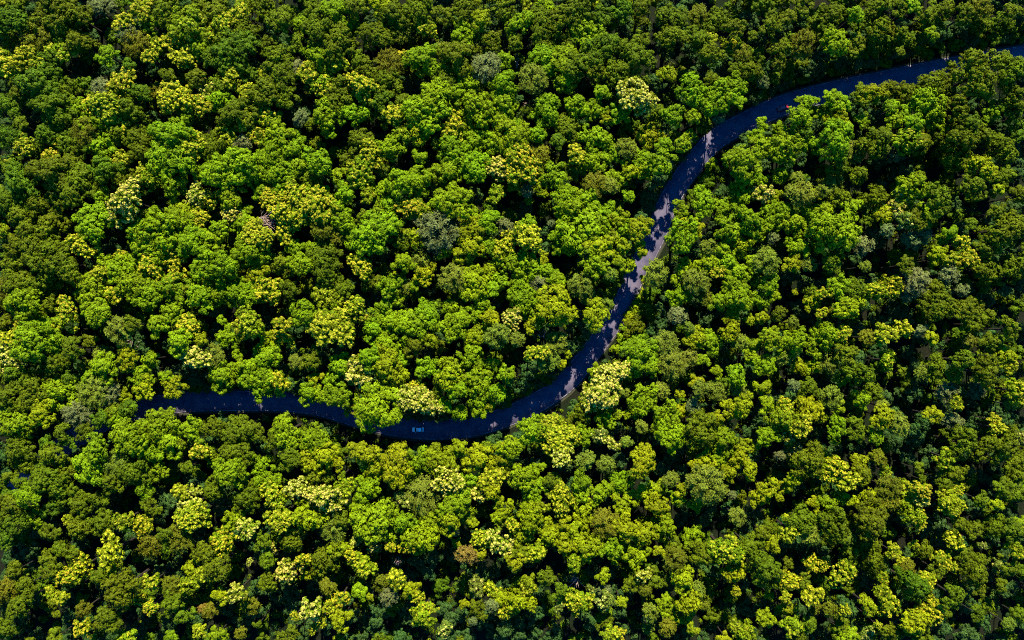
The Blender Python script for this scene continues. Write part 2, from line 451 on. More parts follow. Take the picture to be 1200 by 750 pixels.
TREE_DATA = '''
0 0|100 40 55 o;40 130 90 G;330 60 110 o;440 80 70 o;210 210 90 b;350 170 80 G;40 260 60 o;20 380 60 y;150 360 80 y;370 310 60 Y;280 360 80 G;460 250 80 o;240 490 110 G;400 525 60 o;120 550 50 o;490 500 45 G;290 620 90 o;630 320 90 g;760 390 60 G;740 190 60 s;730 130 45 y;835 60 50 y;900 130 65 g;800 250 80 b;870 330 65 y;920 260 50 Y;1000 40 90 o;780 30 50 G;1110 150 90 Y;1170 40 60 o;1000 240 50 y;1085 330 60 y;1170 280 50 g;1150 460 70 o;980 450 65 o;590 510 75 s;715 480 70 y;820 540 90 G;930 530 50 b;630 610 90 y;760 640 80 o;530 620 50 y;440 640 70 g;580 700 90 g;1020 570 80 y;970 620 40 y;1080 620 60 g;1160 610 60 y;120 730 60 o;40 620 70 G;340 700 70 o;700 730 50 y;1050 735 70 g;620 30 50 s;560 40 40 s
240 0|50 70 70 o;200 80 65 Y;100 140 50 Y;340 30 60 o;440 110 110 o;560 150 45 g;250 180 70 o;30 210 50 y;100 230 60 o;380 250 80 o;180 310 100 G;40 340 70 G;640 60 70 o;670 170 85 o;760 80 80 g;830 160 60 o;770 250 90 o;530 250 70 o;675 335 80 g;880 40 80 o;1010 20 70 l;1110 90 80 o;1000 200 80 o;1150 200 50 b;410 340 70 o;430 430 80 o;160 440 55 y;250 420 60 G;310 440 35 y;530 400 50 s;605 425 50 y;790 370 45 y;890 360 55 o;960 400 60 o;1080 370 80 b;1060 480 80 o;700 490 65 Y;800 490 50 o;920 510 75 y;250 540 45 y;370 540 80 o;480 570 60 o;20 530 50 c;80 520 70 o;90 590 60 g;20 630 45 y;180 670 90 o;310 650 60 Y;390 700 50 Y;240 730 60 y;490 640 50 t;560 690 50 s;760 590 75 o;700 680 70 g;870 670 70 g;610 520 40 b;1040 590 60 G;1030 690 50 o;1110 670 60 y;1160 610 50 o;990 560 40 g;1180 340 40 y
480 0|60 60 80 o;90 160 55 Y;320 60 80 o;410 120 80 l;200 90 50 o;550 30 70 o;690 35 40 y;780 40 50 g;310 220 70 g;460 250 80 o;640 140 80 g;760 150 80 o;880 130 70 o;930 260 60 o;1000 40 90 o;1030 180 80 g;1120 90 60 G;1180 140 40 G;1130 290 90 G;620 250 60 o;790 230 50 o;80 350 90 g;20 330 45 Y;270 330 90 o;440 390 85 s;180 290 40 p;540 350 50 g;780 340 70 g;900 380 80 g;1000 370 70 o;1100 420 80 o;720 470 100 p;560 490 80 g;490 500 60 o;200 470 80 o;350 480 70 g;140 570 90 g;90 660 100 g;60 730 60 g;240 620 60 g;400 630 80 g;560 610 80 g;270 540 50 g;250 730 60 y;340 720 50 g;520 720 80 g;620 740 50 g;690 650 50 o;800 650 80 g;910 720 70 o;980 620 70 g;1080 650 60 g;920 480 60 g;1130 540 60 g;1170 690 40 l;800 580 40 g
720 0|50 60 70 G;160 50 60 o;340 100 70 o;490 90 60 b;600 110 60 o;710 170 90 o;340 220 90 o;160 240 85 o;490 230 60 o;30 280 50 g;560 240 40 y;670 275 45 y;870 30 60 G;960 20 70 o;1110 20 60 o;1020 100 60 o;920 140 65 o;810 210 40 o;1100 260 90 b;1180 140 50 o;120 345 95 o;310 430 85 l;570 330 75 o;745 310 60 b;830 340 60 o;700 390 50 o;790 420 70 o;870 480 60 s;960 370 50 b;1150 390 60 t;30 430 70 o;130 560 105 c;40 660 70 g;250 670 50 o;460 530 85 g;570 470 65 o;600 580 90 g;710 500 60 g;720 600 50 g;790 580 40 t;350 670 70 g;470 690 40 g;610 690 50 s;970 280 60 o;1140 610 50 g;1080 590 30 g;1090 690 90 g;860 735 50 g;960 735 30 g
960 0|70 80 65 o;205 85 50 g;330 40 70 o;60 180 60 o;340 160 80 o;460 40 60 o;480 200 50 o;540 30 40 g;640 70 60 o;660 140 60 o;750 60 50 o;850 90 80 o;660 210 40 g;940 40 70 b;1130 80 55 o;90 260 75 g;210 260 60 o;230 380 50 t;120 370 70 t;480 300 40 o;310 555 110 l;130 600 55 g;30 660 50 g;100 710 80 l;240 710 60 g;420 640 50 g;440 710 50 g;660 500 80 o;750 540 50 o;510 560 75 o;620 590 80 g;540 650 60 g;660 650 70 g;810 660 90 o;930 430 110 o;870 350 45 o;980 520 80 o;1120 420 80 o;1060 370 40 o;1190 380 50 o;1130 560 70 o;1150 680 60 G;560 720 60 g;700 720 60 g;900 720 50 G;1010 660 50 g
0 150|60 60 80 G;155 100 60 y;240 130 60 G;330 75 45 y;300 170 45 y;80 240 60 Y;400 90 70 G;280 30 60 G;500 20 80 b;490 110 60 o;430 200 60 o;600 110 70 g;690 40 60 o;740 20 30 y;800 50 60 o;710 180 55 y;840 130 80 o;1010 50 100 g;1130 130 75 y;1180 70 40 o;1000 190 110 g;880 280 70 Y;1020 340 85 g;1180 270 50 g;620 240 80 G;300 260 100 o;130 320 100 G;440 330 90 o;540 330 60 o;600 400 50 g;720 310 60 o;745 425 110 c;800 350 50 o;350 430 70 o;240 460 80 o;60 440 80 G;120 520 70 o;545 550 115 g;310 560 70 o;200 670 100 o;90 690 60 o;480 690 75 y;310 700 60 o;850 520 40 Y;580 650 40 g;900 600 110 g;1050 550 80 g;1080 490 70 l;820 640 60 g;1160 390 60 c;1160 520 60 y;1130 670 80 g;880 710 90 g;1010 710 80 g;20 600 40 Y
240 150|60 110 80 o;150 60 60 Y;310 50 50 y;430 50 70 g;220 90 50 s;530 50 40 g;720 10 40 g;910 80 65 o;1070 110 80 g;1160 40 50 Y;970 150 60 y;230 210 110 g;420 130 90 g;530 120 60 g;100 260 90 g;290 260 80 g;450 260 80 g;670 190 110 g;560 240 70 g;640 290 80 o;790 290 50 g;840 190 45 o;920 260 75 Y;1030 230 50 o;1150 320 95 g;40 240 60 g;20 410 50 y;150 390 70 g;150 450 60 l;165 515 55 c;250 480 40 g;350 370 60 g;450 360 50 g;420 430 75 y;550 390 70 y;660 390 70 g;650 460 90 y;460 500 70 y;560 500 70 Y;475 595 70 y;310 635 80 y;220 560 60 g;80 590 80 g;40 650 60 g;270 710 90 g;680 590 80 b;770 640 45 b;780 530 80 g;820 390 70 g;950 400 60 Y;1020 370 60 g;1100 450 50 g;1170 460 50 y;930 530 70 o;1030 480 50 g;1000 620 110 g;1110 600 60 o;1170 650 60 o;900 680 70 g;530 720 60 g;640 710 50 g;730 720 50 o
480 150|40 40 60 l;160 90 50 o;250 30 60 Y;300 40 40 y;60 170 55 g;270 140 80 g;370 70 70 g;450 50 40 g;600 50 90 g;520 120 60 g;740 40 50 g;870 80 60 G;920 20 60 o;1060 50 70 g;1150 70 40 g;1180 140 50 g;770 150 65 b;650 215 85 y;530 250 70 c;470 200 30 y;230 250 70 g;380 230 80 g;970 160 60 y;1070 200 75 g;850 270 70 g;940 260 60 o;740 270 40 o;690 290 40 l;50 310 75 g;140 300 50 o;255 430 95 g;500 390 70 Y;620 345 35 l;690 370 40 s;700 420 30 l;770 350 40 l;30 470 60 Y;140 460 50 g;350 490 40 g;900 420 80 g;950 470 80 g;1090 330 70 b;1040 420 60 g;1170 340 50 p;1160 520 70 g;680 560 75 g;460 550 80 g;560 580 50 s;350 590 80 l;170 610 110 s;40 640 60 l;60 540 40 s;690 650 80 y;560 690 60 y;350 700 70 l;470 700 60 g;200 710 60 g;830 560 40 s;910 560 50 g;1030 620 120 g;850 640 50 g;1120 700 70 l;890 690 50 g;1180 640 50 o
720 150|70 120 60 p;220 60 70 l;140 190 60 g;190 230 60 g;280 190 70 g;300 100 40 g;100 240 50 l;400 90 50 g;440 50 40 l;10 300 50 g;80 400 50 g;30 540 60 l;150 590 90 l;60 590 60 g;30 690 50 l;150 720 50 l;160 530 40 t;240 290 50 t;830 50 60 g;870 110 70 g;1020 110 100 g;760 200 100 g;970 270 50 g;750 280 60 g;840 310 50 g;860 380 50 c;740 390 75 g;930 400 40 l;1070 290 50 p;1100 390 80 p;1040 380 50 p;520 440 95 g;390 480 60 g;630 480 60 g;400 630 110 g;450 590 60 l;550 700 50 p;650 710 50 g;670 580 70 g;770 530 80 g;740 680 80 l;940 510 80 g;1050 560 70 g;840 600 60 g;1160 500 60 g;1170 610 50 g;1050 690 60 g;930 640 50 s;1100 700 40 g;880 730 50 p;1180 380 40 l;960 20 30 g;1100 30 60 G
960 150|80 70 100 g;210 140 60 p;300 120 80 o;370 60 60 o;500 70 80 Y;450 140 60 s;590 80 70 o;690 50 50 o;110 210 60 o;230 270 55 o;830 70 80 o;960 40 60 o;1060 120 90 o;1170 30 50 G;810 190 80 o;960 240 80 l;1070 280 70 o;900 340 70 o;1050 350 50 l;1180 390 50 o;590 270 45 o;550 340 80 g;700 420 110 o;480 380 30 g;310 410 80 o;120 430 80 o;80 330 60 p;20 370 40 p;190 480 60 g;90 600 120 g;20 480 50 g;470 450 60 c;380 520 60 l;280 540 50 o;490 530 50 C;570 540 60 o;570 640 80 s;400 600 60 s;320 620 50 t;590 480 40 g;1040 490 70 o;1080 590 100 o;890 565 50 o;770 610 55 g;830 680 80 y;720 650 50 g;700 735 50 l;980 700 60 o;260 690 60 s;1180 600 40 o
0 300|70 40 60 o;320 40 100 o;40 200 70 b;100 160 70 o;150 130 35 y;210 150 60 o;310 160 50 o;420 120 80 o;130 260 80 g;220 230 50 Y;290 270 50 o;210 340 50 l;30 390 50 o;600 30 50 g;700 15 40 y;600 110 60 y;690 80 70 g;780 50 60 g;560 220 100 g;660 230 50 y;570 320 100 g;390 310 80 y;340 390 40 Y;430 430 40 y;555 395 40 y;880 50 80 y;1030 45 60 y;800 180 90 g;880 230 90 g;1000 175 75 Y;1160 70 70 g;950 100 40 g;1160 250 90 g;1020 330 70 g;930 400 70 g;1100 415 65 y;1050 500 60 g;1180 490 40 l;1140 590 70 c;780 400 80 o;690 440 70 p;530 490 50 o;240 410 50 g;200 500 110 g;120 410 50 y;60 480 55 y;60 585 60 c;20 660 40 c;310 510 60 g;420 540 90 o;340 620 80 o;600 580 50 p;740 590 80 l;890 600 60 g;610 650 70 g;500 650 40 b;820 710 60 g;980 710 60 g;80 670 50 G;150 720 60 o;290 710 60 o;410 720 50 G;520 730 50 g;1140 710 50 t
240 300|80 60 100 g;30 210 80 g;150 190 80 g;230 220 80 g;210 20 50 g;350 30 50 p;310 110 60 l;370 210 70 y;300 170 40 y;500 190 70 o;450 50 60 o;560 40 80 g;680 60 90 o;740 80 50 l;780 50 40 b;910 60 75 y;980 140 60 o;1080 180 60 g;1130 260 45 g;1170 40 50 g;1140 130 30 l;1180 190 30 p;810 190 55 o;720 240 75 Y;745 200 40 c;740 330 45 g;870 310 60 y;910 350 50 y;590 340 90 g;460 390 75 y;260 380 70 Y;310 440 60 l;230 430 50 y;100 385 45 g;140 480 60 g;740 430 100 y;810 390 60 y;1060 300 40 g;1070 530 80 g;990 430 60 g;1000 360 40 g;1080 390 60 g;1170 390 70 g;440 470 40 y;510 510 35 y;370 490 50 l;380 570 60 g;350 610 60 g;530 620 70 p;620 620 60 o;640 540 30 o;50 590 60 p;190 590 40 g;900 690 70 c;800 650 70 g;870 600 40 l;960 590 50 g;1060 650 80 l;1140 715 50 l;100 700 70 g;210 650 50 g;310 710 80 g;430 730 50 y;650 730 40 l;730 730 40 g;1150 620 40 g
480 300|60 40 60 p;90 110 60 l;300 40 50 l;250 130 100 p;380 160 80 l;20 180 30 g;480 85 45 l;540 150 50 g;480 200 50 g;600 40 70 g;680 30 60 g;740 80 60 g;650 130 50 g;690 200 60 g;660 240 70 g;670 305 65 g;770 165 50 s;810 90 40 g;850 150 50 g;770 20 40 l;1000 170 80 p;1040 230 60 p;1090 50 70 g;1180 110 40 p;860 290 90 l;1080 350 90 l;1160 280 50 p;100 340 80 g;60 400 70 g;230 310 50 g;260 410 75 g;340 350 50 g;430 290 60 g;460 370 50 l;600 370 60 c;730 390 55 l;510 470 80 p;390 480 70 l;630 490 60 p;120 490 40 l;860 510 60 p;700 570 65 y;760 560 40 y;810 610 55 p;900 635 35 l;930 570 30 l;355 590 65 g;100 660 60 g;180 620 40 g;230 690 80 l;290 650 35 Y;390 680 40 l;480 640 45 g;570 690 80 g;580 710 40 p;400 720 70 g;700 690 60 t;1050 440 60 t;200 470 50 t;1100 670 50 l;1150 690 60 c;1080 720 40 c
720 300|30 40 40 l;90 50 40 l;240 100 90 p;190 140 40 l;410 90 70 g;480 150 80 p;380 230 60 g;540 40 60 l;650 40 70 g;600 95 40 y;720 100 60 g;690 170 80 g;720 250 80 g;620 270 50 g;540 250 40 b;700 335 40 g;800 50 40 g;890 40 70 p;1040 50 50 l;1140 50 50 p;830 140 50 g;910 160 60 g;930 230 50 g;860 260 50 g;1060 210 25 l;1150 210 50 o;1160 270 50 l;970 340 75 o;1050 390 45 p;870 360 30 l;800 370 50 l;680 430 80 l;740 510 50 p;440 420 40 p;470 480 75 l;560 500 60 g;370 350 50 s;300 510 80 p;150 570 85 g;210 640 60 g;30 670 60 c;90 670 50 g;340 640 80 p;440 600 50 p;520 610 50 g;600 680 50 l;720 700 90 g;800 590 45 l;810 520 40 g;920 480 60 g;1050 500 100 g;1000 590 60 p;1170 520 60 g;880 640 60 g;1090 650 40 l;1170 640 50 l;480 730 60 l
960 300|80 30 80 o;270 60 50 p;110 180 70 g;190 220 80 o;40 210 45 y;320 210 80 Y;420 170 60 y;20 330 30 y;170 310 90 l;510 50 60 o;570 150 80 s;530 210 60 s;690 190 60 o;690 290 90 o;680 20 70 l;770 20 40 y;880 20 50 y;960 80 80 o;1100 80 80 o;860 310 70 o;900 400 60 o;1000 350 60 o;1120 430 90 o;760 110 60 s;740 190 30 C;840 200 40 s;1090 200 60 t;50 470 80 g;140 455 50 y;280 480 80 b;390 460 55 y;490 430 50 y;660 470 60 l;600 440 40 s;160 570 65 o;400 610 80 Y;50 620 70 p;220 680 80 o;680 650 80 o;600 680 40 p;840 610 90 o;1020 510 60 o;1080 590 60 l;1110 650 40 y;980 680 80 o;880 500 50 p;800 700 50 o;140 710 50 g
0 450|60 80 90 o;190 70 80 o;350 50 80 g;250 170 70 l;90 230 90 g;550 40 80 p;640 60 60 s;450 180 70 s;610 190 40 g;680 200 55 g;850 30 60 l;1020 20 60 l;720 80 40 l;120 380 90 o;560 370 100 g;760 320 100 g;940 230 90 g;860 280 70 g;1130 270 70 g;1000 340 70 g;1170 400 45 y;1060 350 60 o;530 480 90 g;680 460 60 p;300 500 40 r;380 520 70 o;280 560 80 o;790 500 90 o;660 560 70 o;930 500 60 g;840 620 50 g;160 660 100 g;380 640 70 o;70 710 60 o;480 700 60 o;580 680 50 o;880 720 50 o;1060 640 70 y;1140 700 70 c;1090 490 50 o;900 410 50 g;310 720 50 G
240 450|330 25 60 g;450 15 50 y;610 50 55 g;690 70 40 g;780 70 65 g;870 140 40 l;1010 140 115 g;1170 70 60 c;60 260 80 o;190 270 90 o;280 270 50 o;480 280 80 g;400 330 60 o;530 330 60 o;640 330 80 g;30 410 50 Y;200 400 80 o;150 520 100 g;490 430 80 o;340 480 60 g;700 420 70 l;600 440 60 l;780 470 45 l;930 400 75 l;1000 480 70 l;1130 480 100 l;320 575 40 g;400 560 35 g;230 580 40 l;640 550 45 o;720 545 40 o;540 610 75 c;400 650 60 y;690 660 85 c;820 620 60 Y;800 540 30 Y;260 660 90 o;50 620 60 o;960 600 60 g;930 660 50 g;880 710 40 g;1170 680 50 C;590 720 60 l;450 735 40 l
480 450|280 40 80 g;190 30 50 o;400 30 80 g;500 50 70 g;30 60 60 y;90 110 80 c;280 170 45 g;200 130 40 g;400 160 50 g;460 130 40 l;1120 60 80 c;1080 80 50 c;1010 180 55 o;1150 200 60 g;700 270 85 g;830 280 80 Y;870 330 80 y;970 290 40 y;900 430 65 c;1010 310 65 g;1110 300 50 C;1180 350 40 c;1030 450 70 p;1150 470 50 p;1000 560 80 g;70 440 70 g;20 500 60 g;290 370 50 l;180 460 80 l;400 430 70 l;590 360 80 l;550 430 70 l;230 570 80 c;350 570 50 g;490 540 65 y;480 640 70 l;400 630 50 c;70 660 100 p;660 540 75 g;560 540 30 p;740 620 70 g;740 520 50 g;830 570 70 o;260 690 80 g;880 670 75 y;1010 650 50 g;1090 650 50 g;1150 610 40 g;560 735 50 l;770 720 40 Y;700 690 40 l;1020 720 50 l;520 690 50 l
720 450|170 90 75 g;60 50 50 p;90 180 45 l;20 180 40 Y;270 40 50 p;390 65 25 l;500 30 80 p;600 50 60 p;730 30 50 p;870 20 40 l;310 200 80 g;380 160 40 l;160 250 55 p;70 340 60 p;460 130 40 s;760 120 100 l;890 120 40 l;680 150 50 l;590 200 50 l;330 300 80 g;490 270 100 o;620 310 80 g;900 300 60 g;770 280 40 t;160 450 110 l;470 480 50 l;540 450 50 l;600 430 60 g;780 370 60 l;730 430 60 l;670 520 45 l;800 510 75 l;330 560 70 p;540 580 110 p;600 620 60 p;400 620 40 l;30 580 55 g;130 640 60 l;230 620 50 l;60 700 60 l;250 710 60 l;370 680 55 g;470 710 40 l;850 660 55 l;910 620 50 l;970 660 40 l;1000 110 60 y;980 200 80 Y;1090 250 60 y;1000 300 50 c;1140 150 80 l;1050 400 50 C;1140 450 90 o;970 420 40 s;1050 560 50 l;1010 590 40 l;1170 700 40 l;690 650 40 s;1050 10 40 s;1130 30 60 o
960 450|70 80 70 p;110 140 40 l;190 110 50 b;250 90 50 g;320 50 60 o;370 130 60 p;370 190 70 l;470 240 60 p;210 200 50 o;100 270 80 g;220 270 60 o;330 310 40 g;390 370 40 b;320 410 40 o;360 450 55 b;30 440 50 l;20 200 30 Y;40 520 60 y;110 490 60 y;160 570 60 y;220 480 70 l;240 530 60 o;150 660 60 l;40 710 70 g;280 700 80 l;410 610 70 b;410 680 60 b;380 510 35 Y;580 500 50 o;600 560 40 o;510 620 50 y;590 620 60 y;590 680 40 c;520 710 60 Y;670 180 50 l;620 220 80 t;840 350 80 o;740 430 60 Y;800 520 60 o;740 570 50 o;800 620 50 y;730 640 40 y;770 710 70 Y;1060 350 100 o;1020 210 50 y;1050 260 40 y;1150 40 70 Y;800 110 40 Y;750 50 60 s;920 40 50 s;1120 120 40 p;1180 320 45 C;1160 460 70 o;1090 620 60 o;950 680 70 o;1030 700 40 l;880 510 40 t;1160 640 50 o;1130 530 60 o;560 300 80 t;780 220 60 s;560 50 60 t
0 600|70 30 90 G;200 30 60 g;30 160 60 G;410 45 35 y;470 80 70 o;600 60 70 o;720 50 50 y;830 70 60 y;290 120 50 o;350 215 35 o;410 250 50 o;290 330 60 o;650 230 80 y;480 320 70 y;390 370 70 y;300 470 40 y;350 500 40 y;640 340 55 g;580 380 40 o;710 450 110 o;820 500 40 y;890 410 50 y;880 555 60 y;880 200 60 b;960 120 60 o;1040 160 75 b;1130 30 80 y;1170 230 60 o;1000 440 75 b;1110 430 60 Y;1130 330 50 l;1180 370 40 Y;90 340 50 o;30 460 70 b;150 430 60 o;120 530 90 o;490 570 70 b;640 620 80 o;490 680 50 y;550 730 30 y;30 680 60 o;320 740 70 o;740 740 60 Y;1080 590 60 G;1000 540 60 o;1190 570 30 r;1170 690 40 y;1000 730 40 g;330 600 30 o;170 220 50 t
240 600|170 40 70 l;120 100 35 Y;100 180 70 y;250 100 50 c;440 30 70 y;620 30 80 l;500 150 80 o;330 170 50 o;380 220 40 c;760 110 80 p;800 45 50 o;1010 60 110 g;910 30 50 g;1160 60 60 g;890 170 30 c;980 190 50 C;1090 210 50 y;860 250 40 y;930 310 70 Y;790 210 50 l;700 280 80 o;580 280 40 y;500 345 75 c;610 350 50 l;1180 210 40 y;80 310 80 o;260 295 30 c;370 290 50 o;390 410 90 o;10 380 30 y;180 480 50 c;90 490 40 l;270 550 50 b;30 580 50 b;70 720 60 g;210 710 40 b;310 660 30 o;720 440 60 b;910 470 50 g;970 500 30 l;1030 410 50 b;1120 400 55 y;1180 450 30 l;1080 500 50 s;790 510 50 y;730 560 40 y;630 570 75 c;530 610 30 y;680 640 40 y;630 690 30 y;800 640 60 l;490 740 60 o;1060 600 40 t;1000 640 40 t
480 600|130 50 60 l;230 40 70 l;340 20 50 Y;380 70 40 l;60 140 90 l;10 220 30 y;280 180 35 l;260 110 30 s;330 255 60 r;520 30 50 l;600 70 35 y;530 60 25 p;700 30 80 l;665 130 60 l;410 160 60 y;510 170 75 c;570 205 45 c;410 250 30 l;620 290 50 l;650 240 40 o;740 230 65 Y;820 120 70 l;900 70 40 l;1010 50 60 l;1150 70 80 b;960 110 40 l;1040 200 100 l;920 190 50 l;1180 210 60 g;690 420 55 Y;810 380 70 o;880 460 60 o;960 310 40 Y;1130 370 40 l;1060 450 30 C;950 500 65 y;1030 530 50 Y;880 560 45 C;970 590 40 y;1150 520 50 C;1140 460 40 s;640 520 80 l;550 590 45 y;530 510 40 l;480 550 40 s;390 445 50 C;480 455 45 y;320 540 40 l;400 570 50 o;120 350 50 t;130 260 60 t;40 490 40 y;20 450 40 l;90 600 80 Y;210 690 50 C;370 640 40 s;1140 640 50 o;1170 720 50 Y;560 690 50 t
720 600|70 90 70 l;170 130 70 l;40 220 70 g;130 260 70 l;290 70 80 l;460 140 55 g;720 30 80 p;540 30 80 t;820 20 60 t;260 230 40 l;350 200 40 o;350 280 70 b;170 370 45 c;110 420 50 o;180 460 40 b;250 390 60 o;400 390 70 l;470 460 60 p;440 530 80 l;300 540 55 g;530 550 50 b;370 610 60 l;40 530 50 l;210 590 50 p;200 680 40 p;310 680 55 b;460 690 50 l;20 720 40 y;520 250 80 o;650 230 90 Y;700 350 75 l;710 465 45 y;790 200 70 o;870 120 50 o;920 100 40 o;1020 100 65 y;930 190 40 l;870 320 100 o;1010 300 50 o;980 390 65 y;1060 410 40 y;1110 60 80 o;1150 130 60 p;1155 305 45 y;1100 410 50 o;1170 490 60 y;910 490 25 l;1000 500 30 y;1010 560 45 l;890 630 80 l;1040 660 55 Y;1180 560 40 b;750 690 65 Y;1130 650 50 o;1080 720 60 o;650 740 60 l
960 600|80 80 100 o;290 60 100 o;170 150 40 p;200 240 60 o;310 200 50 Y;320 270 80 o;430 230 60 y;480 300 40 y;370 380 35 Y;560 30 80 Y;790 15 30 y;830 70 45 o;910 100 45 o;1020 80 75 o;1140 110 55 o;1180 60 40 Y;560 185 30 y;620 220 50 o;790 160 60 y;860 260 70 o;960 195 40 C;720 290 50 y;690 340 60 o;780 320 30 y;920 340 80 o;1050 310 40 C;1140 220 60 Y;1130 330 40 o;540 420 95 G;620 410 50 y;520 330 50 b;130 370 70 y;70 420 30 y;20 310 40 y;360 465 45 Y;290 550 75 l;410 540 60 y;60 570 80 b;150 575 35 y;120 680 60 o;170 740 60 g;340 660 25 y;270 725 45 C;640 560 70 y;680 610 40 y;560 650 80 l;590 740 70 o;420 700 50 o;790 490 80 o;930 450 60 o;930 600 70 o;1060 440 60 o;1110 660 50 p;1170 600 50 o
'''
GAP_DATA = '''
0 0|580 170 80;560 400 70;150 660 60;850 420 80;1060 440 50
240 0|30 690 60;590 600 60;450 220 40;920 100 45;40 430 40
480 0|190 190 50;530 150 55;620 290 50;1060 520 50;690 600 50;670 680 50;430 30 40;620 420 30
720 0|120 150 70;390 350 90;300 560 80;130 690 50;740 20 60;770 230 40;640 420 50;1050 150 50;960 470 60
960 0|380 300 80;560 300 60;800 230 100;1000 220 100;920 600 50;270 650 40;1150 200 70;150 440 80
0 150|920 420 60;720 600 80;400 630 50;30 170 40;790 240 35;640 680 50;480 450 30
240 150|630 60 70;780 90 60;580 630 50;50 540 40;130 690 40;270 440 50;1100 210 40;940 470 35;740 390 30
480 150|110 120 60;430 440 60;630 430 60;750 470 60;870 150 60;360 350 50;770 560 50;800 660 40;1010 290 30;560 470 50
720 150|620 230 60;60 440 50;570 620 40;1150 250 60;970 620 30;640 330 50;690 90 50
960 150|370 260 90;640 200 70;860 470 60;720 560 70;1080 420 50;430 690 80;890 620 60;1180 700 60;250 590 40
0 300|400 210 50;520 420 40;800 330 60;1000 620 70;120 380 40;390 470 40;830 530 50;1130 150 40;930 490 40;700 720 40;500 50 40
240 300|380 380 60;590 490 70;860 520 60;600 220 40;70 420 35;960 250 60;560 140 40;820 60 30;540 690 50;240 540 50;700 570 50
480 300|90 230 60;520 270 50;700 470 40;230 560 70;560 590 70;1120 190 50;160 30 40;270 240 40;650 620 50;960 60 50
720 300|480 340 70;590 390 40;240 400 60;1010 260 60;820 440 50;700 600 60;520 690 60;380 470 30;1130 400 50;1000 150 40;580 160 35;980 690 50
960 300|380 310 60;750 470 70;540 600 60;1100 330 80;200 70 70;380 50 60;590 40 40;1050 250 60;380 700 60;740 560 60;250 400 50
0 450|380 320 80;90 570 70;550 270 60;740 690 60;1060 560 60;960 620 40;280 300 40
240 450|780 310 60;480 530 40;140 640 40;100 340 30;840 450 40;1090 350 40
480 450|700 410 60;600 640 50;480 720 40;1090 380 50;910 530 50;260 90 40
720 450|150 310 70;50 90 35;400 440 60;740 600 60;900 480 70;960 50 50;50 220 40;330 640 40;760 210 50;1130 620 60;960 720 60;870 400 50
960 450|460 100 70;140 380 60;450 440 60;640 540 50;900 590 70;580 330 60;1000 150 40;30 620 40;680 330 50;920 450 50;1140 200 50
0 600|790 310 70;510 470 60;960 60 60;1010 300 80;230 580 60;330 680 70;150 700 50;840 640 60;180 330 40;600 720 40;930 680 60;750 180 40
240 600|640 150 50;210 280 40;800 350 50;620 460 60;1060 290 60;420 570 80;950 570 60;1100 690 80;70 60 50;150 640 50;300 460 40;370 690 50;900 700 60;860 400 50
480 600|240 380 90;200 180 60;580 380 50;800 640 110;960 680 100;450 60 50;260 560 70;60 720 60;300 650 60;900 390 40;230 500 60;680 700 60
720 600|600 80 80;600 520 80;560 680 80;240 290 40;100 560 50;110 680 50;1060 250 60;780 450 60;560 360 40;720 110 40;20 340 40;820 530 60;860 720 50
960 600|470 150 80;660 110 70;230 630 50;1040 570 80;800 650 70;80 480 60;240 420 40;550 250 40;700 460 40;900 180 40;1050 210 40;1000 480 50
'''

# ---------------------------------------------------------------- where each tree stands
def parse(text, k):
    out = []
    for line in text.strip().splitlines():
        head, body = line.split('|'); ox, oy = map(float, head.split())
        for t in body.split(';'):
            q = t.split()
            out.append((ox + float(q[0]) / 5, oy + float(q[1]) / 5, float(q[2]) / 5) + tuple(q[3:]))
    return out
TREES = parse(TREE_DATA, 4) + [(150, 481, 10, 'G'), (136, 484, 13, 'o'), (118, 491, 15, 'G'), (98, 506, 15, 'o'), (78, 519, 14, 'G'),
    (60, 533, 14, 'o'), (42, 549, 13, 'G'), (24, 566, 14, 'o'), (8, 581, 14, 'G'), (-6, 594, 14, 'o'), (10, 558, 13, 'o'), (-2, 572, 13, 'G'), (32, 544, 12, 'o'), (72, 506, 13, 'o'), (54, 519, 12, 'G'),
    (486, 404, 11, 'o'), (478, 398, 9, 'g'), (976, 117, 11, 'g'), (1010, 110, 11, 'o'), (1044, 104, 11, 'o'), (1112, 89, 12, 'o'), (1142, 81, 11, 'o'), (1178, 73, 11, 'o'),
    (476, 483, 8, 't'), (490, 484, 8, 't'), (504, 483, 8, 't'), (518, 486, 7, 't')]          # apparent centre, radius, look of each crown; this row added to shade the car
GAPS = parse(GAP_DATA, 3)            # clearings between the crowns

# look codes -> leaf colour (linear), blossom colour
LEAF = {'g': (0.100, 0.162, 0.0015), 'G': (0.048, 0.088, 0.002), 'l': (0.130, 0.162, 0.0015), 'o': (0.060, 0.086, 0.0015),  # olive deepened: dimmer light towards the frame edges put into leaf colour
        'p': (0.100, 0.132, 0.010), 's': (0.092, 0.116, 0.032), 'b': (0.086, 0.098, 0.004), 't': (0.026, 0.060, 0.012),  # 't' holds the dim teal of low, shaded foliage in its colour
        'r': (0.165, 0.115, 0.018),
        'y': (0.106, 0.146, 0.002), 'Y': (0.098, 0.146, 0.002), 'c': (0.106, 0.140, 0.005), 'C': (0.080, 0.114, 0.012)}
BLOOM = {'y': (0.290, 0.275, 0.007), 'Y': (0.250, 0.255, 0.006), 'c': (0.37, 0.335, 0.050), 'C': (0.31, 0.295, 0.060)}
COLOUR = {'g': 'lime green', 'G': 'dark green', 'l': 'yellow green', 'o': 'olive green', 'p': 'grey green', 's': 'silvery',
          'b': 'bronze', 't': 'teal', 'r': 'rust brown', 'y': 'golden', 'Y': 'gold flecked', 'c': 'cream', 'C': 'cream flecked'}
KIND = {k: 'leafy' for k in 'gGlot'} | {k: 'flowering' for k in 'yYcC'} | {k: 'feathery' for k in 'psbr'}
NAME = {'leafy': 'leafy_tree', 'flowering': 'flowering_tree', 'feathery': 'feathery_tree'}

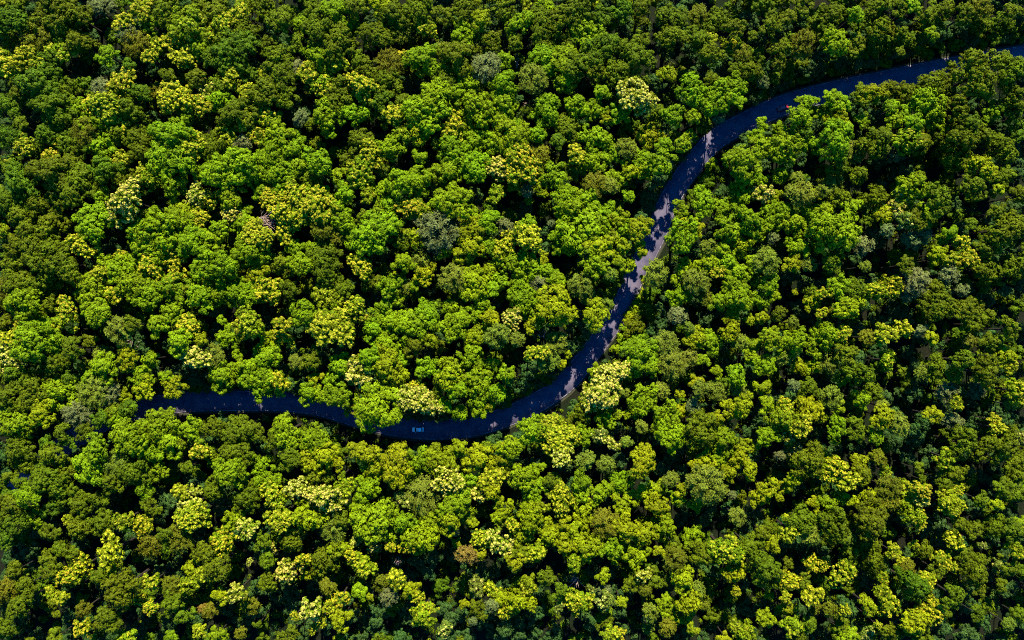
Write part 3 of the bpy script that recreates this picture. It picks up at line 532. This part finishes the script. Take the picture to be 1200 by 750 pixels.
hw = ROAD_W / 2
trees = []
for i, (px, py, r, c) in enumerate(TREES):
    rr = random.Random(i * 17 + 5)
    edge = min(1.0, max(0.0, (px - 780) / 180, (py - 560) / 110))      # stand loosened, raised and made uneven to the right and below, for deeper shadow
    R = r * S * (1.14 - .12 * edge)
    top = 11.5 + 1.6 * R + rr.uniform(-1.8, 1.8) * (1 + 1.1 * edge) + 1.2 * edge + (1.2 if c in 'yc' else 0)
    px_, py_ = ground_xy(px, py)
    if 540 < px < 945 and road_dist(px_, py_)[0] < R + hw + 1: R *= .74     # crowns trimmed beside the road
    for (gx_, gy_, gr_) in GAPS:                  # clearings stay open
        dg = math.hypot(px - gx_, py - gy_)
        if dg < gr_ + r * 1.25: R = min(R, max(r * .62, (dg - gr_ * (.8 + .12 * edge))) * S * 1.05)
    if c == 't': top = 7.5 + R + rr.uniform(-1, 1)
    top = max(top, R * 1.9)
    hc = top - R * .75
    x, y = at_height(px, py, hc)
    R *= (CAM_H - hc) / CAM_H
    trees.append(dict(px=px, py=py, r=r, c=c, R=R, hc=hc, x=x, y=y, seed=i, edge=edge))

# sunlight reaches the road here: crowns that stand in the way of the sun are lower
SUNLIT = [(829, 176), (831, 168), (826, 184), (833, 162), (750, 362), (744, 376)]
def shade_test(t, P, f=.98):
    C = Vector((t['x'], t['y'], t['hc'])) - P
    k = C.dot(SUN_DIR)
    return k > 0 and (C - SUN_DIR * k).length < t['R'] * f
# and it stays in the shade here: crowns towards the sun are taller
hw = ROAD_W / 2
for k in range(0, len(ROAD), 3):
    for off in (-2.2, .2, 2.4):
        q = ROAD[k] + ROAD_N[k] * off; qx, qy = q[0] / S + 600, 375 - q[1] / S
        if qx > 1240 or qx < -30 or (682 < qx < 690 and -1 < off < 1) or (822 < qx < 836): continue
        P_ = Vector((q[0], q[1], .3))
        if any(shade_test(t, P_, .72) for t in trees): continue
        best = None
        for t in trees:
            C = Vector((t['x'] - q[0], t['y'] - q[1])); sd = Vector((math.sin(SUN_AZ), math.cos(SUN_AZ)))
            al = C.dot(sd); ac = abs(C.x * sd.y - C.y * sd.x)
            if al < 3 or ac > t['R'] * .8: continue
            need = al * math.tan(SUN_EL) - t['hc']
            if need < -t['R']: continue
            cost = need + ac * .8
            if best is None or cost < best[0]: best = (cost, t, need)
        if best and best[2] < 9:
            t = best[1]; t['hc'] = min(t['hc'] + max(0, best[2] * .9), 21.0)
            t['x'], t['y'] = at_height(t['px'], t['py'], t['hc'])
for (sx, sy) in SUNLIT:
    gx_, gy_ = ground_xy(sx, sy); P_ = Vector((gx_, gy_, .12))
    for t in trees:
        tries = 0
        while shade_test(t, P_) and tries < 9:
            t['hc'] = max(t['hc'] - 1.0, t['R'] * .8 + 1.0); tries += 1
            t['x'], t['y'] = at_height(t['px'], t['py'], t['hc'])
        if shade_test(t, P_):
            t['R'] *= .8
            if shade_test(t, P_): t['drop'] = True
trees = [t for t in trees if not t.get('drop')]

# the root of each tree: under its crown, but never on the road
for t in trees:
    d, side, i = road_dist(t['x'], t['y'])
    t['lean'] = (0.0, 0.0)
    if d < hw + 1.0:
        sgn = 1 if side >= 0 else -1
        mv = (hw + 1.2) * sgn - side
        lx, ly = ROAD_N[i] * mv
        if abs(mv) > 5.3: t['skip'] = True
        t['lean'] = (-lx, -ly)
trees = [t for t in trees if not t.get('skip')]

leafy_sorted = sorted([t for t in trees if KIND[t['c']] == 'leafy'], key=lambda t: -t['r'])
named = set(id(t) for t in leafy_sorted[:300])
for t in trees: t['thing'] = KIND[t['c']] != 'leafy' or id(t) in named

# ---------------------------------------------------------------- labels
WORDS = ['no', 'one', 'two', 'three', 'four', 'five', 'six', 'seven', 'eight', 'nine', 'ten', 'eleven', 'twelve']
MARKS = [((490, 503), 'the white car'), ((917, 127), 'the red car'), ((310, 262), 'the bare dead tree'), ((829, 174), 'the sunlit road stripe'),
         ((752, 308), 'the road\'s narrowest neck'), ((748, 372), 'the roadside shrubs'), ((0, 0), 'the top left corner'), ((1200, 0), 'the top right corner'),
         ((0, 750), 'the bottom left corner'), ((1200, 750), 'the bottom right corner'), ((600, 0), 'the top edge\'s middle'),
         ((600, 750), 'the bottom edge\'s middle'), ((0, 375), 'the left edge\'s middle'), ((1200, 375), 'the right edge\'s middle'),
         ((546, 651), 'the rust brown tree'), ((240, 470), 'the road\'s shaded left end'), ((1200, 61), 'the road\'s right end'), ((420, 438), 'the palest cream tree')]
SPECIAL = {(419, 437): 'palest cream tree, small and round, standing above the bend left of the white car',
           (546, 651): 'small rust brown feathery tree over dark gap, well below the white car',
           (442, 478): 'round lime green tree overhanging the road just left of the white car',
           (498, 472): 'cream flowering tree at the roadside just above the white car',
           (60, 550): 'rust tipped feathery tree beside the shaded road corridor near the left edge',
           (238, 714): 'rust brown feathery treetop near the bottom edge, left of the middle'}
used_labels = set()
def make_label(t):
    for k, v in SPECIAL.items():
        if math.hypot(t['px'] - k[0], t['py'] - k[1]) < 4 and v not in used_labels:
            used_labels.add(v); return v
    size = 'small' if t['r'] < 9.5 else 'middling' if t['r'] < 14.5 else 'broad' if t['r'] < 19 else 'huge'
    kind = {'leafy': 'tree', 'flowering': 'flowering tree', 'feathery': 'feathery tree'}[KIND[t['c']]]
    ms = sorted(MARKS, key=lambda m: math.hypot(m[0][0] - t['px'], m[0][1] - t['py']))
    for unit in (30.0,):
        for (mx_, my_), nm in ms[:7]:
            dx, dy = (t['px'] - mx_) / unit, (t['py'] - my_) / unit
            ix, iy = int(round(abs(dx))), int(round(abs(dy)))
            if max(ix, iy) > 12 or (ix == 0 and iy == 0): continue
            hx = '' if ix == 0 else f"{WORDS[ix]} right" if dx > 0 else f"{WORDS[ix]} left"
            vy = '' if iy == 0 else f"{WORDS[iy]} below" if dy > 0 else f"{WORDS[iy]} above"
            if hx and vy:
                s = f"{size} {COLOUR[t['c']]} {kind}, {hx.replace(' ', ' crowns ' if ix > 1 else ' crown ')}, {vy} {nm}"
                s = s.replace(' right,', ' right and').replace(' left,', ' left and')
                if ' left ' in hx: pass
            elif hx:
                s = f"{size} {COLOUR[t['c']]} {kind}, {hx.replace(' ', ' crowns ' if ix > 1 else ' crown ')} of {nm}, level with it"
            else:
                s = f"{size} {COLOUR[t['c']]} {kind}, {vy.replace(' ', ' crowns ' if iy > 1 else ' crown ')} {nm}, straight in line"
            if 4 <= len(s.split()) <= 16 and s not in used_labels:
                used_labels.add(s); return s
    s = f"{size} {COLOUR[t['c']]} {kind} within the forest canopy"
    return s

# ---------------------------------------------------------------- build the trees
GROUP = {'leafy': 'leafy green trees of the forest', 'flowering': 'flowering trees of the forest', 'feathery': 'feathery crowned trees of the forest'}
def vary(c, rr, s=.12):
    k = rr.uniform(1 - s, 1 + s)
    return (max(0, c[0] * k * rr.uniform(.9, 1.1)), max(0, c[1] * k * rr.uniform(.94, 1.06)), c[2] * k, 1.0)

def place_tree(t):
    rr = random.Random(t['seed'] + 1000)
    kind = KIND[t['c']]
    pool = PROTO['feathery' if kind == 'feathery' else 'leafy']
    best = sorted(pool, key=lambda p: abs(p[0] - t['R']))[:5 if kind != 'feathery' else 3]
    R0, me, tr, bl = rr.choice(best)
    s = t['R'] / R0
    lx, ly = t['lean']
    bx, by = t['x'] - lx, t['y'] - ly
    gz = ground_z(bx, by)
    root = empty(NAME[kind], (bx, by, gz))
    tag(root, make_label(t), {'leafy': 'tree', 'flowering': 'flowering tree', 'feathery': 'tree'}[kind], GROUP[kind])
    cr = bpy.data.objects.new("crown", me); COL.objects.link(cr); cr.parent = root
    rz = rr.uniform(0, 6.283)
    cr.location = (lx, ly, t['hc'] - gz); cr.rotation_euler = (0, 0, rz)
    sc = (s * rr.uniform(.86, 1.14), s * rr.uniform(.86, 1.14), s * rr.uniform(.9, 1.2) * (1 + .3 * t['edge'])); cr.scale = sc
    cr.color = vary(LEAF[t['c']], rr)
    if abs(lx) + abs(ly) > .3:
        tv, tf = trunk_mesh(t['R'], t['hc'] - gz, (lx, ly), np.random.default_rng(t['seed']))
        link_mesh("trunk", tv, tf, M_BARK, root)
    else:
        tk = bpy.data.objects.new("trunk", tr); COL.objects.link(tk); tk.parent = root
        tk.rotation_euler = (0, 0, rz); tk.scale = (s, s, (t['hc'] - gz) / H0)
    if kind == 'flowering':
        b = bpy.data.objects.new("blossom", bl[1 if t['c'] in 'yc' else 0]); COL.objects.link(b); b.parent = root
        b.location, b.rotation_euler, b.scale = cr.location, cr.rotation_euler, sc
        b.color = vary(BLOOM[t['c']], rr, .14)

for t in trees:
    if t['thing']: place_tree(t)

# ---------------------------------------------------------------- the rest of the forest: one mass
stuff_V, stuff_T, stuff_C = [], [], []
small = []
for R in (2.2, 3.0, 4.2):
    for v in range(4):
        V, T = lobed_crown(R, RNG, dens=.9, leaf=.30)[:2]; small.append((R, V, T))
fill = [(t['x'], t['y'], t['hc'], t['R'], t['c']) for t in trees if not t['thing']]
fr = random.Random(99)
def in_gap(px, py, m=1.0): return any(math.hypot(px - g[0], py - g[1]) < g[2] * m for g in GAPS)
def near_tree(px, py, m): return any(abs(t['px'] - px) < 40 and math.hypot(px - t['px'], py - t['py']) < t['r'] * m for t in trees)
# lower trees in the spaces between crowns, and the forest going on past the frame
pts = []
def spaced(px, py, d):
    return all(abs(q[0] - px) > d or math.hypot(q[0] - px, q[1] - py) > d for q in pts)
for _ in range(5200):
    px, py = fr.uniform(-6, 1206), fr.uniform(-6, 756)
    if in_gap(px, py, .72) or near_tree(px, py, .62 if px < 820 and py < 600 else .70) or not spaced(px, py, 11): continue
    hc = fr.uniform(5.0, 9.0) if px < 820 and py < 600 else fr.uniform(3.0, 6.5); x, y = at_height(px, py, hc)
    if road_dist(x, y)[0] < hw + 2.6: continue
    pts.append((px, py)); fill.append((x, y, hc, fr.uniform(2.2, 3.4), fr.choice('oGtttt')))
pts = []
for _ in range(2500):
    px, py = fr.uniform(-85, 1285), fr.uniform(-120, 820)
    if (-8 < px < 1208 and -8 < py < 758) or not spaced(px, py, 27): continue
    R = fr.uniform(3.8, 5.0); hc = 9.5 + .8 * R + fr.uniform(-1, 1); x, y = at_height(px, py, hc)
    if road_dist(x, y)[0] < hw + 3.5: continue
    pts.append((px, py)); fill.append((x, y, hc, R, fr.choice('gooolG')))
# a ragged middle storey added on the sunward bank to shade the road
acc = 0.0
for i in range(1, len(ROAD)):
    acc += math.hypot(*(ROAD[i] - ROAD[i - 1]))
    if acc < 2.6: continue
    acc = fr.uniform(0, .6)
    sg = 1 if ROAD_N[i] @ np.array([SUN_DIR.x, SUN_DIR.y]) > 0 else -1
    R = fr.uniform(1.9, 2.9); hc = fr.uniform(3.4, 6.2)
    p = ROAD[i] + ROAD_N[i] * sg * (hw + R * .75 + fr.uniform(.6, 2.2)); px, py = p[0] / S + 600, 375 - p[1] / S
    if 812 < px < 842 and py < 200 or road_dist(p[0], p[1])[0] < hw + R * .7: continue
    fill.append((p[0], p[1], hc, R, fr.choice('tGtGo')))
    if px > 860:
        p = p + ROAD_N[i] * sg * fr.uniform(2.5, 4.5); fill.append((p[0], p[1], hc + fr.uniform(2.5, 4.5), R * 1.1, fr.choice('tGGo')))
trunks = MB()
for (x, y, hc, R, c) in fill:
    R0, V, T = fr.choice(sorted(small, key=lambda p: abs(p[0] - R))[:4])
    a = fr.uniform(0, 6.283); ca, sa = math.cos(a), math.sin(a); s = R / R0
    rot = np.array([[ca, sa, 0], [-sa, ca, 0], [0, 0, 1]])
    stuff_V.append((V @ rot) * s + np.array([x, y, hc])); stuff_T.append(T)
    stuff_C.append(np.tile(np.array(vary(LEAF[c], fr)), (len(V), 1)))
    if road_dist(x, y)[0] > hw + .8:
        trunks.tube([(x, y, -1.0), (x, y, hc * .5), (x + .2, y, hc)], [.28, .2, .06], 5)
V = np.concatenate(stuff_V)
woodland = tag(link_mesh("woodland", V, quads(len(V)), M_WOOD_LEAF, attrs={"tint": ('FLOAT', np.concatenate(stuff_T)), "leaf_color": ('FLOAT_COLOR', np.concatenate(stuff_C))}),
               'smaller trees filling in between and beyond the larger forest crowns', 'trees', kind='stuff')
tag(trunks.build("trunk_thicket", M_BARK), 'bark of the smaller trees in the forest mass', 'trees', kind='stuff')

# low undergrowth on the floor of the clearings and along the road banks
C, Nn, T, Cc = [], [], [], []
urng = np.random.default_rng(21)
spots = []
for g in GAPS:
    for _ in range(int(5 + g[2] * g[2] / (26 if g[0] < 850 and g[1] < 600 else 60))):
        a = fr.uniform(0, 6.28); q = g[2] * math.sqrt(fr.random()) * 1.2
        spots.append(at_height(g[0] + q * math.cos(a), g[1] + q * math.sin(a), 2) + (fr.uniform(.7, 1.9),))
for _ in range(3200):
    px, py = fr.uniform(0, 1200), fr.uniform(0, 750)
    if not near_tree(px, py, .7): spots.append(at_height(px, py, 1.5) + (fr.uniform(.7, 1.7),))
for i in range(0, len(ROAD), 1):
    for sd in (-1, 1):
        if fr.random() < .8:
            q = hw + fr.uniform(1.6, 6.5); p = ROAD[i] + ROAD_N[i] * q * sd
            spots.append((p[0], p[1], fr.uniform(.5, 1.5) * min(1, .35 + (q - hw) * .25)))
for (x, y, r) in spots:
    if road_dist(x, y)[0] < hw + .7 + r * .8: continue
    k = int(26 * r * r + 14)
    d = sphere_pts(k, urng); d[:, 2] = np.abs(d[:, 2])
    C.append(np.array([x, y, ground_z(x, y) + .1]) + d * r * urng.uniform(.5, 1.1, (k, 1)) * np.array([1, 1, .9]))
    Nn.append(d + np.array([0, 0, .5]) + urng.normal(0, .35, d.shape)); T.append(urng.uniform(.75, 1.25) * urng.uniform(.85, 1.15, k))
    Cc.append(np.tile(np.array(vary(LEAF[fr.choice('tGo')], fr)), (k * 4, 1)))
V = rhombs(np.concatenate(C), np.concatenate(Nn), .30, urng)
tag(link_mesh("undergrowth", V, quads(len(V)), M_WOOD_LEAF, attrs={"tint": ('FLOAT', np.repeat(np.concatenate(T), 4)), "leaf_color": ('FLOAT_COLOR', np.concatenate(Cc))}),
    'low undergrowth on the shaded forest floor and road banks', 'undergrowth', kind='stuff')

# ---------------------------------------------------------------- shrubs on the open bank of the bend
SHRUBS = [(756, 344, 7), (750, 354, 8), (744, 364, 8), (739, 374, 8), (734, 384, 7), (729, 396, 6), (760, 352, 6), (753, 366, 7),
          (746, 379, 7), (738, 392, 6), (742, 402, 6), (832, 194, 5), (829, 203, 5), (826, 212, 5), (836, 188, 4), (722, 408, 6)]
sh_meshes = []
for v in range(4):
    V, T = lobed_crown(2.0, RNG, dens=1.2, leaf=.26)[:2]
    sh_meshes.append(mesh_only("foliage", V, quads(len(V)), M_LEAF, {"tint": ('FLOAT', T)}))
st = MB()
for k in range(5):
    a = k * 1.3; st.tube([(0, 0, -.3), (.3 * math.cos(a), .3 * math.sin(a), .7), (.9 * math.cos(a), .9 * math.sin(a), 1.6)], [.06, .045, .015], 5)
st_o = st.build("stem", M_BARK); st_me = st_o.data; bpy.data.objects.remove(st_o)
for i, (px, py, r) in enumerate(SHRUBS):
    R = r * S; hc = R * .8 + .3; x, y = at_height(px, py, hc)
    root = empty("shrub", (x, y, ground_z(x, y)))
    where = ('in the sunlit strip along the lower bank below the road neck' if i < 11 else 'under the sunlit stripe at the upper bend' if i < 15 else 'at the strip\'s lower end')
    order = ['first', 'second', 'third', 'fourth', 'fifth', 'sixth', 'seventh', 'eighth', 'ninth', 'tenth', 'eleventh']
    lab = (f"{order[i]} lime green shrub down the sunlit strip along the road bank" if i < 11 else
           f"{order[i - 11]} small shrub from the bottom beside the sunlit road stripe" if i < 15 else
           "lime green shrub at the lower end of the sunlit bank strip")
    tag(root, lab, 'shrub', 'shrubs along the road bank')
    f = bpy.data.objects.new("foliage", sh_meshes[i % 4]); COL.objects.link(f); f.parent = root
    f.location = (0, 0, hc); f.scale = (R / 2.0,) * 3; f.rotation_euler = (0, 0, i * 1.7)
    f.color = vary(LEAF['g' if i % 3 else 'l'], random.Random(i))
    s_ = bpy.data.objects.new("stem", st_me); COL.objects.link(s_); s_.parent = root; s_.scale = (R / 2, R / 2, R / 2)

# ---------------------------------------------------------------- dead trees
def dead_tree(px, py, top, spread, label, seed, lean_dir, n=26):
    rg = random.Random(seed)
    x, y = at_height(px, py, top * .8); root = empty("dead_tree", (x, y, ground_z(x, y)))
    tag(root, label, 'dead tree', 'dead trees of the forest')
    mb = MB(); mb.tube([(0, 0, -.5), (.1, 0, top * .4), (0, .1, top * .72)], [.4, .3, .2], 8); mb.build("trunk", M_DEADWOOD, root)
    la = math.radians(lean_dir)
    for k in range(n):
        a = la + rg.gauss(0, .75); q = spread * rg.uniform(.7, 1.5)
        s = Vector((-.5 * spread * math.cos(la) + rg.uniform(-.8, .8), -.5 * spread * math.sin(la) + rg.uniform(-.8, .8), top * rg.uniform(.62, .8)))
        o_ = Vector((rg.uniform(-1, 1) * spread * .5, rg.uniform(-1, 1) * spread * .5, 0))
        e = s + o_ + Vector((q * math.cos(a), q * math.sin(a), rg.uniform(.5, top * .2)))
        m_ = s.lerp(e, .5) + o_ * .4 + Vector((rg.uniform(-.3, .3), rg.uniform(-.3, .3), .35))
        b = MB(); b.tube([Vector((0, 0, top * .6)), s, m_, e], [.15, .16, .13, .05], 5)
        b.build("branch", M_DEADWOOD, root)
dead_tree(311, 262, 22.0, 4.6, 'bare pinkish brown dead tree, largest of its kind, left of the forest centre', 1, -40, 44)
dead_tree(608, 70, 14, 2.2, 'small bare brown dead tree in dark gap near the top edge middle', 2, -35, 16)
dead_tree(674, 684, 14, 2.0, 'small bare mauve dead tree in shade near the bottom edge middle', 3, -120, 16)
dead_tree(617, 123, 10, 1.6, 'small bare dead tree deep in dark gap below another near the top edge', 4, 200, 12)
dead_tree(635, 391, 12, 1.4, 'small pale bare dead tree between grey green crowns inside the road bend', 5, 100, 12)
dead_tree(156, 402, 12, 1.7, 'small pale bare dead tree amid lime crowns towards the left edge', 6, -60, 12)
dead_tree(466, 659, 12, 1.8, 'curled bare dead tree in dark gap below and left of the white car', 7, 60, 10)

# ---------------------------------------------------------------- cars
M_GLASS = plain("car_glass", (0.012, 0.014, 0.018), .12, spec=.6)
M_TYRE = plain("tyre_rubber", (0.02, 0.02, 0.02), .85)
M_RIM = plain("alloy", (0.55, 0.56, 0.58), .3, metal=.9)
M_LAMP = plain("lamp_glass", (0.75, 0.76, 0.78), .15)
M_TAIL = plain("tail_lamp_red", (0.35, 0.01, 0.01), .2)
M_TRIM = plain("black_trim", (0.02, 0.02, 0.022), .5)

def loft(sections, mat, name, parent):
    """sections: (x, half width, z bottom, z top, corner) rounded slices joined along the car."""
    V, F, k = [], [], 12
    for (x, w, zb, zt, rd) in sections:
        ring = []
        for cx, cz, a0 in ((w - rd, zt - rd, 0), (-(w - rd), zt - rd, 90), (-(w - rd), zb + rd, 180), (w - rd, zb + rd, 270)):
            for a in (0, 45, 90):
                t = math.radians(a0 + a); ring.append((x, cx + rd * math.cos(t), cz + rd * math.sin(t)))
        V += ring
    for i in range(len(sections) - 1):
        for j in range(k):
            q = (j + 1) % k
            F.append((i * k + j, i * k + q, (i + 1) * k + q, (i + 1) * k + j))
    F.append(tuple(range(k))[::-1]); F.append(tuple(range((len(sections) - 1) * k, len(sections) * k)))
    return link_mesh(name, np.array(V), F, mat, parent, smooth=False)

def wheel_meshes():
    t = MB(); r = MB(); n = 20
    prof = [(.21, -.10), (.29, -.105), (.32, -.07), (.32, .07), (.29, .105), (.21, .10)]
    V = [(p * math.cos(2 * math.pi * i / n), y, p * math.sin(2 * math.pi * i / n)) for i in range(n) for p, y in prof]
    F = [(i * 6 + j, i * 6 + (j + 1) % 6, ((i + 1) % n) * 6 + (j + 1) % 6, ((i + 1) % n) * 6 + j) for i in range(n) for j in range(6)]
    t.add(V, F)
    for sgn in (-1, 1):
        for k in range(5):
            a = k * 2 * math.pi / 5
            r.tube([(0, sgn * .07, 0), (.2 * math.cos(a), sgn * .085, .2 * math.sin(a))], [.035, .03], 6)
    r.tube([(0, -.09, 0), (0, .09, 0)], [.06, .06], 10)
    return t, r

def car(px, py, heading, paint, label):
    x, y = ground_xy(px, py)
    root = empty("car", (x, y, 0.135), heading)          # the car's nose points along its own +x
    tag(root, label, 'car', 'cars on the forest road')
    body = loft([(-2.10, .72, .38, .78, .1), (-2.06, .82, .26, .90, .12), (-1.55, .87, .22, .97, .13), (-.6, .89, .2, .95, .12), (.7, .89, .2, .95, .12),
                 (1.25, .87, .22, .93, .13), (1.85, .82, .24, .80, .13), (2.08, .74, .28, .68, .12), (2.13, .62, .36, .58, .09)], paint, "body", root)
    # cabin: roof panel over a dark glasshouse
    roof = loft([(-1.32, .58, 1.36, 1.42, .028), (-1.15, .64, 1.385, 1.475, .04), (-.4, .66, 1.39, 1.50, .05), (.28, .64, 1.38, 1.475, .04), (.46, .58, 1.36, 1.42, .028)], paint, "roof", root)
    def pane(name, pts, th):
        v = [Vector(p) for p in pts]; n = (v[1] - v[0]).cross(v[2] - v[0]).normalized() * th
        V = [p for p in v] + [p - n for p in v]; k = len(v)
        F = [tuple(range(k)), tuple(range(2 * k - 1, k - 1, -1))] + [(i, i + k, (i + 1) % k + k, (i + 1) % k) for i in range(k)]
        return link_mesh(name, np.array([tuple(p) for p in V]), F, M_GLASS, root)
    pane("windscreen", [(1.02, -.76, .95), (1.02, .76, .95), (.44, .60, 1.395), (.44, -.60, 1.395)], .02)
    pane("rear_window", [(-1.72, .74, .98), (-1.72, -.74, .98), (-1.31, -.59, 1.395), (-1.31, .59, 1.395)], .02)
    for s in (-1, 1):
        p = [(.90, s * .80, .96), (-1.55, s * .80, .98), (-1.22, s * .64, 1.39), (.36, s * .64, 1.39)]
        pane("side_window", p if s > 0 else p[::-1], .02)
        b = MB(); b.tube([(1.02, s * .80, .95), (.40, s * .635, 1.40)], [.035, .03], 6); b.build("pillar", paint, root)
        b = MB(); b.tube([(-1.70, s * .78, .97), (-1.26, s * .62, 1.40)], [.06, .045], 6); b.build("pillar", paint, root)
        b = MB(); b.box((2.0, s * .56, .63), (.16, .30, .13)); b.build("headlight", M_LAMP, root)
        b = MB(); b.box((-2.06, s * .66, .76), (.12, .22, .22)); b.build("tail_light", M_TAIL, root)
        m_ = loft([(.62, .06, 1.0, 1.1, .02), (.78, .09, .97, 1.13, .04), (.86, .06, 1.0, 1.1, .02)], paint, "wing_mirror", root); m_.location = (0, s * .96, 0)
        b = MB(); b.box((-.1, s * .90, .72), (.16, .03, .03)); b.build("door_handle", M_TRIM, root)
        for wx in (-1.32, 1.30):
            tm, rm = wheel_meshes()
            w = empty("wheel", (wx, s * .80, .32)); w.parent = root
            tm.build("tyre", M_TYRE, w); rm.build("rim", M_RIM, w)
    b = MB(); b.box((2.10, 0, .40), (.10, 1.1, .12)); b.build("grille", M_TRIM, root)
    b = MB(); b.box((-2.08, 0, .42), (.10, 1.2, .14)); b.build("bumper", M_TRIM, root)
    b = MB()
    for s in (-1, 1): b.tube([(1.08, s * .3 - .2, .965), (.86, s * .3 + .18, 1.10)], [.012, .008], 5)
    b.build("wiper", M_TRIM, root)
    return root
M_WHITE = plain("white_car_paint", (0.93, 0.94, 0.96), .22, metal=.45, coat=.8)
M_RED = plain("red_car_paint", (0.50, 0.012, 0.03), .28, coat=.6)
car(490, 503, math.radians(181), M_WHITE, 'white car driving alone along the shaded lower bend of the road')
car(917, 127, math.radians(19), M_RED, 'red car half hidden by lime crowns on the upper bend of the road')
